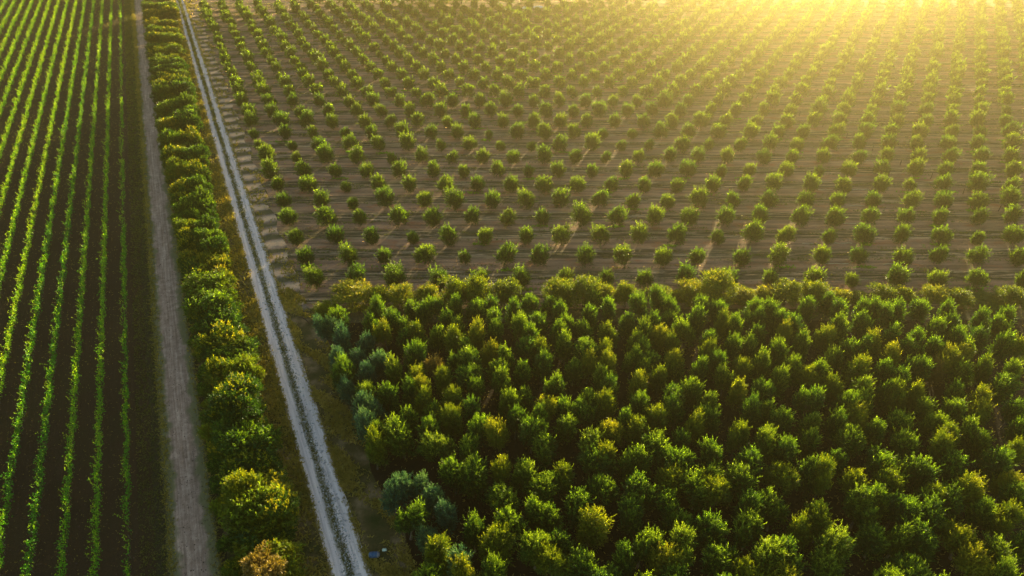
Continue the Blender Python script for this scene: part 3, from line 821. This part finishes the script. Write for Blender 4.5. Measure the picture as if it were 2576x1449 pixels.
# ------------------------------------------------------------------ far edge: dark green line of trees behind the young orchard
far_v = []
for s in range(4):
    V, Q = crown(800 + s, lobes_for(s + 9, 6.5, 5.2, .2, 7), 2600, .55, .3, up=.3, per=16, sig=.35, shoots=30, shoot_len=.6, shell=.6)
    far_v.append((mesh_np('far_crown', V, Q, M_DARK), trunk_mesh('far_trunk', 4, .2, 1.6, 4, s + 60, .3)))
fx = -66.0; n = 0
while fx < 50:
    Yf = 248 + rng.uniform(-1.5, 1.5)
    cm, tm = far_v[n % 4]; sc = rng.uniform(.8, 1.1)
    tree('boundary_tree', 'dark green boundary tree on the top edge behind the young orchard, %s from the left' % ordinal(n + 1), 'tree',
         'dark trees along the far end of the orchard', (fx, Yf, 0), rng.uniform(0, 6.28), (sc, sc, sc * rng.uniform(.85, 1.1)), [('crown', cm), ('trunk', tm)])
    fx += rng.uniform(4.6, 6.6); n += 1

# ------------------------------------------------------------------ small things
def tube_obj(name, pts, r, mat, sides=6):
    V, Q, T = tubes([(pts, [r] * len(pts) if isinstance(r, (int, float)) else r)], sides)
    return link(name, mesh_np(name, V, Q, mat, True, T))

# drip hoses lying between trees on the right-hand side (pixel ends in the 4096-px picture)
HOSES = [(3335, 974, 3408, 974), (3210, 976, 3270, 976), (3384, 823, 3463, 823), (3273, 759, 3332, 759), (3405, 759, 3475, 759), (3370, 895, 3445, 895), (3375, 548, 3430, 548),
         (3365, 493, 3430, 493), (3350, 588, 3400, 588), (3455, 642, 3503, 642), (3300, 1056, 3395, 1056), (3530, 1058, 3640, 1056), (3060, 501, 3100, 501)]
for n, (x0, y0, x1, y1) in enumerate(HOSES):
    a, b = unproj(x0 / 1.5901, y0 / 1.5901), unproj(x1 / 1.5901, y1 / 1.5901)
    pts = []
    for i in range(9):
        f_ = i / 8
        pts.append((a[0] + (b[0] - a[0]) * f_, a[1] + (b[1] - a[1]) * f_ + .06 * math.sin(i * 1.3 + n), .07 + .02 * math.sin(i * 2.1)))
    o = tube_obj('drip_hose', pts, .05, M_HOSE)
    tag(o, 'pale drip hose on the orchard soil, %.0f percent across and %.0f percent down the photo' % (x0 / 40.96, y0 / 23.04), 'hose', 'drip hoses lying between orchard trees')

STAKES = [(3030, 388), (3111, 422), (3197, 465), (3291, 507), (3386, 553), (3488, 604), (3600, 660), (3722, 716), (3851, 776), (3993, 845), (2954, 348)]
for n, (x_, y_) in enumerate(STAKES):
    X, Y = unproj(x_ / 1.5901, y_ / 1.5901)
    lx, ly = rng.uniform(-.06, .06), rng.uniform(-.06, .06)
    V, Q, T = tubes([([(0, 0, 0), (lx * .5, ly * .5, .6), (lx, ly, 1.12), (lx, ly, 1.2)], [.075, .07, .06, .03])], 7)
    o = link('stake', mesh_np('stake', V, Q, M_STAKE, False, T), None, (X, Y, 0.012))
    tag(o, 'short dark stake between young olives, %.0f percent across and %.0f percent down the photo' % (x_ / 40.96, y_ / 23.04), 'stake', 'dark stakes in a slanting line')

# blue drum lying in the grass beside the track
def barrel(loc, rz):
    r = bpy.data.objects.new('blue_drum', None); COL.objects.link(r); r.location = loc; r.rotation_euler = (0, 0, rz)
    tag(r, 'blue plastic drum lying on its side in the grass beside the track', 'drum')
    prof = [(-.46, .0), (-.45, .20), (-.40, .27), (-.2, .285), (-.185, .30), (-.17, .285), (.1, .285), (.115, .30), (.13, .285), (.30, .285)]
    def lathe(pr, mat, nm, smooth=True):
        n = 24; V = []; Q = []
        for x_, rr in pr:
            for s in range(n):
                a = 2 * math.pi * s / n; V.append((x_, rr * math.cos(a), .27 + rr * math.sin(a)))
        for i in range(len(pr) - 1):
            for s in range(n): Q.append((i * n + s, i * n + (s + 1) % n, (i + 1) * n + (s + 1) % n, (i + 1) * n + s))
        return link(nm, mesh_np(nm, V, Q, mat, smooth), r)
    lathe(prof, plain_mat('drum_blue', (0.02, 0.06, 0.13), (0.04, 0.09, 0.17), 3, .35), 'drum_body')
    lathe([(.30, .284), (.42, .25), (.52, .16), (.55, .06), (.555, .001)], plain_mat('drum_grey', (.10, .11, .13), (.2, .2, .22), 5, .5), 'drum_end')
    lathe([(-.475, .001), (-.475, .19), (-.452, .201)], plain_mat('drum_lid', (.25, .32, .36), (.4, .45, .48), 5, .5), 'drum_lid')
X, Y = unproj(1498 / 1.5901, 2226 / 1.5901)
barrel((X, Y, 0.02), 0.05)

def rag(name, label, x_, y_, sx, sy, hz, mat, seed):
    R = np.random.default_rng(seed); n = 9
    V = []; Q = []
    for i in range(n):
        for j in range(n):
            a, b = i / (n - 1) - .5, j / (n - 1) - .5
            e = 1 - max(abs(a), abs(b)) * 2
            V.append((a * sx * (1 + .15 * R.normal()), b * sy * (1 + .15 * R.normal()), .02 + hz * min(1, e * 1.6) * R.uniform(.5, 1)))
    for i in range(n - 1):
        for j in range(n - 1): Q.append((i * n + j, i * n + j + 1, (i + 1) * n + j + 1, (i + 1) * n + j))
    X, Y = unproj(x_ / 1.5901, y_ / 1.5901)
    o = link(name, mesh_np(name, V, Q, mat), None, (X, Y, 0.014))
    return tag(o, label, 'sheet')
M_PALE = plain_mat('pale_plastic', (.45, .55, .40), (.62, .68, .52), 4, .4)
M_WHITE = plain_mat('white_plastic', (.7, .68, .6), (.82, .8, .74), 3, .4)
rag('litter_scrap', 'small pale green scrap of litter in the grass behind the blue drum', 1538, 2200, .45, .3, .12, M_PALE, 1)
rag('plastic_sheet', 'short white plastic sheet at the far end of the orchard, left of the longer one', 2102, 33, 2.2, 1.2, .7, M_WHITE, 2)
rag('plastic_sheet', 'long white plastic sheet lying at the far end of the orchard', 2150, 31, 5.0, 1.2, .7, M_WHITE, 3)

# broken branch beside the track, near the grove corner
X, Y = unproj(1218 / 1.5901, 1284 / 1.5901)
V, Q, T = tubes([([(-.9, .7, .1), (-.3, .2, .45), (.3, -.3, .5), (.9, -.7, .1)], [.05, .07, .08, .06]), ([(-.3, .2, .45), (-.7, -.2, .8)], [.05, .02])], 6)
tag(link('fallen_branch', mesh_np('fallen_branch', V, Q, M_STAKE, True, T), None, (X, Y, .01)), 'dark fallen branch on dry grass between the track and the grove corner', 'branch')

# ------------------------------------------------------------------ ground cover (uncountable)
def tufts(name, label, P, size, mat, up=0.6, k=4, z0=0.0, wid=.35):
    m = len(P)
    P3 = np.concatenate([P, np.full((m, 1), z0)], 1)
    P3 = np.repeat(P3, k, 0)
    S = np.repeat(size, k) if not np.isscalar(size) else np.full(len(P3), size)
    P3[:, :2] += rng.normal(0, .35, (len(P3), 2)) * S[:, None] * .8
    A = unit(rng.normal(size=(len(P3), 3)) * .6 + np.array([0, 0, up]))
    A[:, 2] = np.abs(A[:, 2])
    side = unit(np.cross(A, rng.normal(size=A.shape)))
    l = (S * rng.uniform(.6, 1.4, len(S)))[:, None]
    V = np.stack([P3 - side * l * wid * .5, P3 + side * l * wid * .5, P3 + side * l * wid * .25 + A * l, P3 - side * l * wid * .2 + A * l * .9], 1).reshape(-1, 3)
    o = link(name, mesh_np(name, V, np.arange(len(V)).reshape(-1, 4), mat))
    return tag(o, label, 'grass' if 'grass' in label else 'weeds', kind='stuff')

def rand_qv(n, q0, q1, v0=34, v1=300):
    # density falls with distance
    v = v0 + (v1 - v0) * rng.random(n) ** 1.7
    q = rng.uniform(q0, q1, n)
    return q, v
def qv_pts(q, v): return np.stack(xy(q, v), 1)

q, v = rand_qv(15000, -2.6, 0.0); keep = (np.sin(v * .4) + np.sin(v * .13 + q) + rng.normal(0, .7, len(v))) > -.9
P = qv_pts(q[keep], v[keep]); s_ = .24 + .0013 * v[keep]
tufts('verge_grass', 'rough green and straw grass between the hedge and the track', P, s_, M_GRASS, k=4, z0=.008)
q, v = rand_qv(16000, 3.1, 7.2, 30, 86); q2, v2 = rand_qv(1800, 3.1, 6.6, 86, 290)
q, v = np.concatenate([q, q2]), np.concatenate([v, v2])
keep = np.sin(v * .55 + q * 1.3) + np.sin(v * .21 - q * .9) + np.sin(v * 1.3 + q * 2.2) * .7 + rng.normal(0, .5, len(v)) > .35
q, v = q[keep], v[keep]
tufts('verge_grass', 'dry brown and green grass between the track and the olive trees', qv_pts(q, v), .22 + .0013 * v, M_GRASS, k=4, z0=.01)
q, v = rand_qv(7000, 0, 1); q = np.where(rng.random(len(q)) < .5, -.12, 3.2) + rng.normal(0, .16, len(q))  # dry fringe, its pale colour standing in for the sunlit track edge
tufts('track_edge_grass', 'straw grass coloured pale as if sunlit, fringing both edges of the track', qv_pts(q, v), .12 + .001 * v, M_STRAW, k=3, z0=.016)
q, v = rand_qv(5500, 0, 1); q = 1.55 + rng.normal(0, .22, len(q))
tufts('median_grass', 'short straw coloured grass between the two wheel tracks', qv_pts(q, v), .10 + .0011 * v, M_GRASS, k=3, z0=.016)
q, v = rand_qv(7000, 0, 1); q = np.where(rng.random(len(q)) < .65, -13.35, -9.2) + rng.normal(0, .28, len(q))
tufts('road_shoulder_grass', 'patchy olive grass creeping in from both shoulders of the dirt road', qv_pts(q, v), .13 + .001 * v, M_GRASS, k=4, z0=.014)
q, v = rand_qv(9000, -16, -13.6)
tufts('road_edge_grass', 'dark low grass along the vineyard side of the dirt road', qv_pts(q, v), .10 + .001 * v, M_GRASS, k=3, z0=.004)
q, v = rand_qv(14000, -52, -15)
tufts('vineyard_weeds', 'sparse low weeds on the dark soil between vine rows', qv_pts(q, v), .07 + .0008 * v, M_GRASS, k=2, z0=.004)
# grove floor
P = np.stack([rng.uniform(-26, 75, 9000), 26 + 48 * rng.random(9000) ** 1.3], 1)
P = P[(P[:, 0] * RVY - P[:, 1] * RVX) > 7.3]
tufts('grove_grass', 'thin shaded grass on the dark floor under the olive grove', P, .18, M_GRASS, k=3, z0=.0125)
# orchard weeds: long thin swaths parallel to the tree rows
n_s = 5200
Yc = ROW_Y0 - 4 + (262 - ROW_Y0) * rng.random(n_s) ** 1.25
ph = ((Yc - ROW_Y0) / ROW_DY) % 1.0
keep = (np.abs(ph - .5) < .33) | (rng.random(n_s) < .12)
Yc = Yc[keep]
Xc = rng.uniform(-130, 190, len(Yc))
cnt = 26
ln = rng.uniform(.8, 4.5, len(Yc))
PX = Xc[:, None] + (rng.random((len(Yc), cnt)) - .5) * ln[:, None] * 2
PY = Yc[:, None] + rng.normal(0, .09, (len(Yc), cnt))
P = np.stack([PX.ravel(), PY.ravel()], 1)
pq = P[:, 0] * RVY - P[:, 1] * RVX
px_ = 1288 + F * P[:, 0] / (P[:, 1] * CT + H * ST)
P = P[(pq > 5.5) & (px_ < 2700)]
tufts('orchard_grass', 'low grass swaths mown in lines between the orchard rows', P, .11 + .0009 * P[:, 1], M_WEED, k=2, z0=.012, wid=.6)

# bright weeds at the feet of some young trees
sel = [t for t in young_pts if rng.random() < .18 and -10 < t[5] < 2590]
PP = []
for t in sel:
    a = rng.uniform(-1, 1)
    c_ = np.array([t[2] + a * 1.1, t[3] - .6 + rng.normal(0, .3)])
    PP.append(c_ + rng.normal(0, 1, (34, 2)) * np.array([.5 + rng.random() * .6, .22]))
tufts('tree_foot_weeds', 'fresh green weeds growing around the feet of young olives', np.concatenate(PP), .26, M_VINE, k=3, z0=.012, wid=.6)

# stones on the track
def stones(name, label, P, smin, smax, mat, z0):
    m = len(P)
    oct_ = np.array([(1, 0, 0), (0, 1, 0), (-1, 0, 0), (0, -1, 0), (0, 0, .8), (0, 0, -.3)])
    tri = np.array([(0, 1, 4), (1, 2, 4), (2, 3, 4), (3, 0, 4), (1, 0, 5), (2, 1, 5), (3, 2, 5), (0, 3, 5)])
    S = rng.uniform(smin, smax, m) * (0.5 + rng.random(m))
    V = oct_[None] * S[:, None, None] * rng.uniform(.6, 1.3, (m, 6, 1))
    a = rng.uniform(0, 6.28, m); ca, sa = np.cos(a), np.sin(a)
    V = np.stack([V[..., 0] * ca[:, None] - V[..., 1] * sa[:, None], V[..., 0] * sa[:, None] + V[..., 1] * ca[:, None], V[..., 2]], -1)
    V[..., 0] += P[:, 0][:, None]; V[..., 1] += P[:, 1][:, None]; V[..., 2] += z0
    T = (tri[None] + (np.arange(m) * 6)[:, None, None]).reshape(-1, 3)
    o = link(name, mesh_np(name, V.reshape(-1, 3), None, mat, False, T))
    return tag(o, label, 'stones', kind='stuff')
q, v = rand_qv(2600, 0, 1, 34, 150); q = 1.75 + rng.normal(0, .38, len(q))
stones('track_stones', 'loose pale stones scattered along the middle of the track', qv_pts(q, v), .045, .12, M_STONE, .02)
q, v = rand_qv(1500, -13.6, -9.4, 34, 140)
stones('road_pebbles', 'small dark clods and pebbles scattered over the dirt road', qv_pts(q, v), .03, .07, M_CLOD, .016)
q, v = rand_qv(9000, -50, -15, 34, 170)
stones('soil_clods', 'dark clods of tilled earth between the vine rows', qv_pts(q, v), .03, .10, M_CLOD, .006)

# ------------------------------------------------------------------ air
m, nt, out = new_mat('haze')
pv = nt.nodes.new('ShaderNodeVolumePrincipled')
pv.inputs['Color'].default_value = (1.0, 0.87, 0.46, 1)
pv.inputs['Density'].default_value = HAZE_DENSITY
pv.inputs['Anisotropy'].default_value = HAZE_G
nt.links.new(pv.outputs[0], out.inputs['Volume'])
b = g + 5
V = [(x_, y_, z_) for z_ in (-1.0, 62.0) for x_, y_ in ((-b, -b), (b, -b), (b, b), (-b, b))]
o = link('haze', mesh_np('haze', V, [(3, 2, 1, 0), (4, 5, 6, 7), (0, 1, 5, 4), (1, 2, 6, 5), (2, 3, 7, 6), (3, 0, 4, 7)], m))
tag(o, 'thin golden haze glowing towards the low sun', 'haze', kind='stuff')
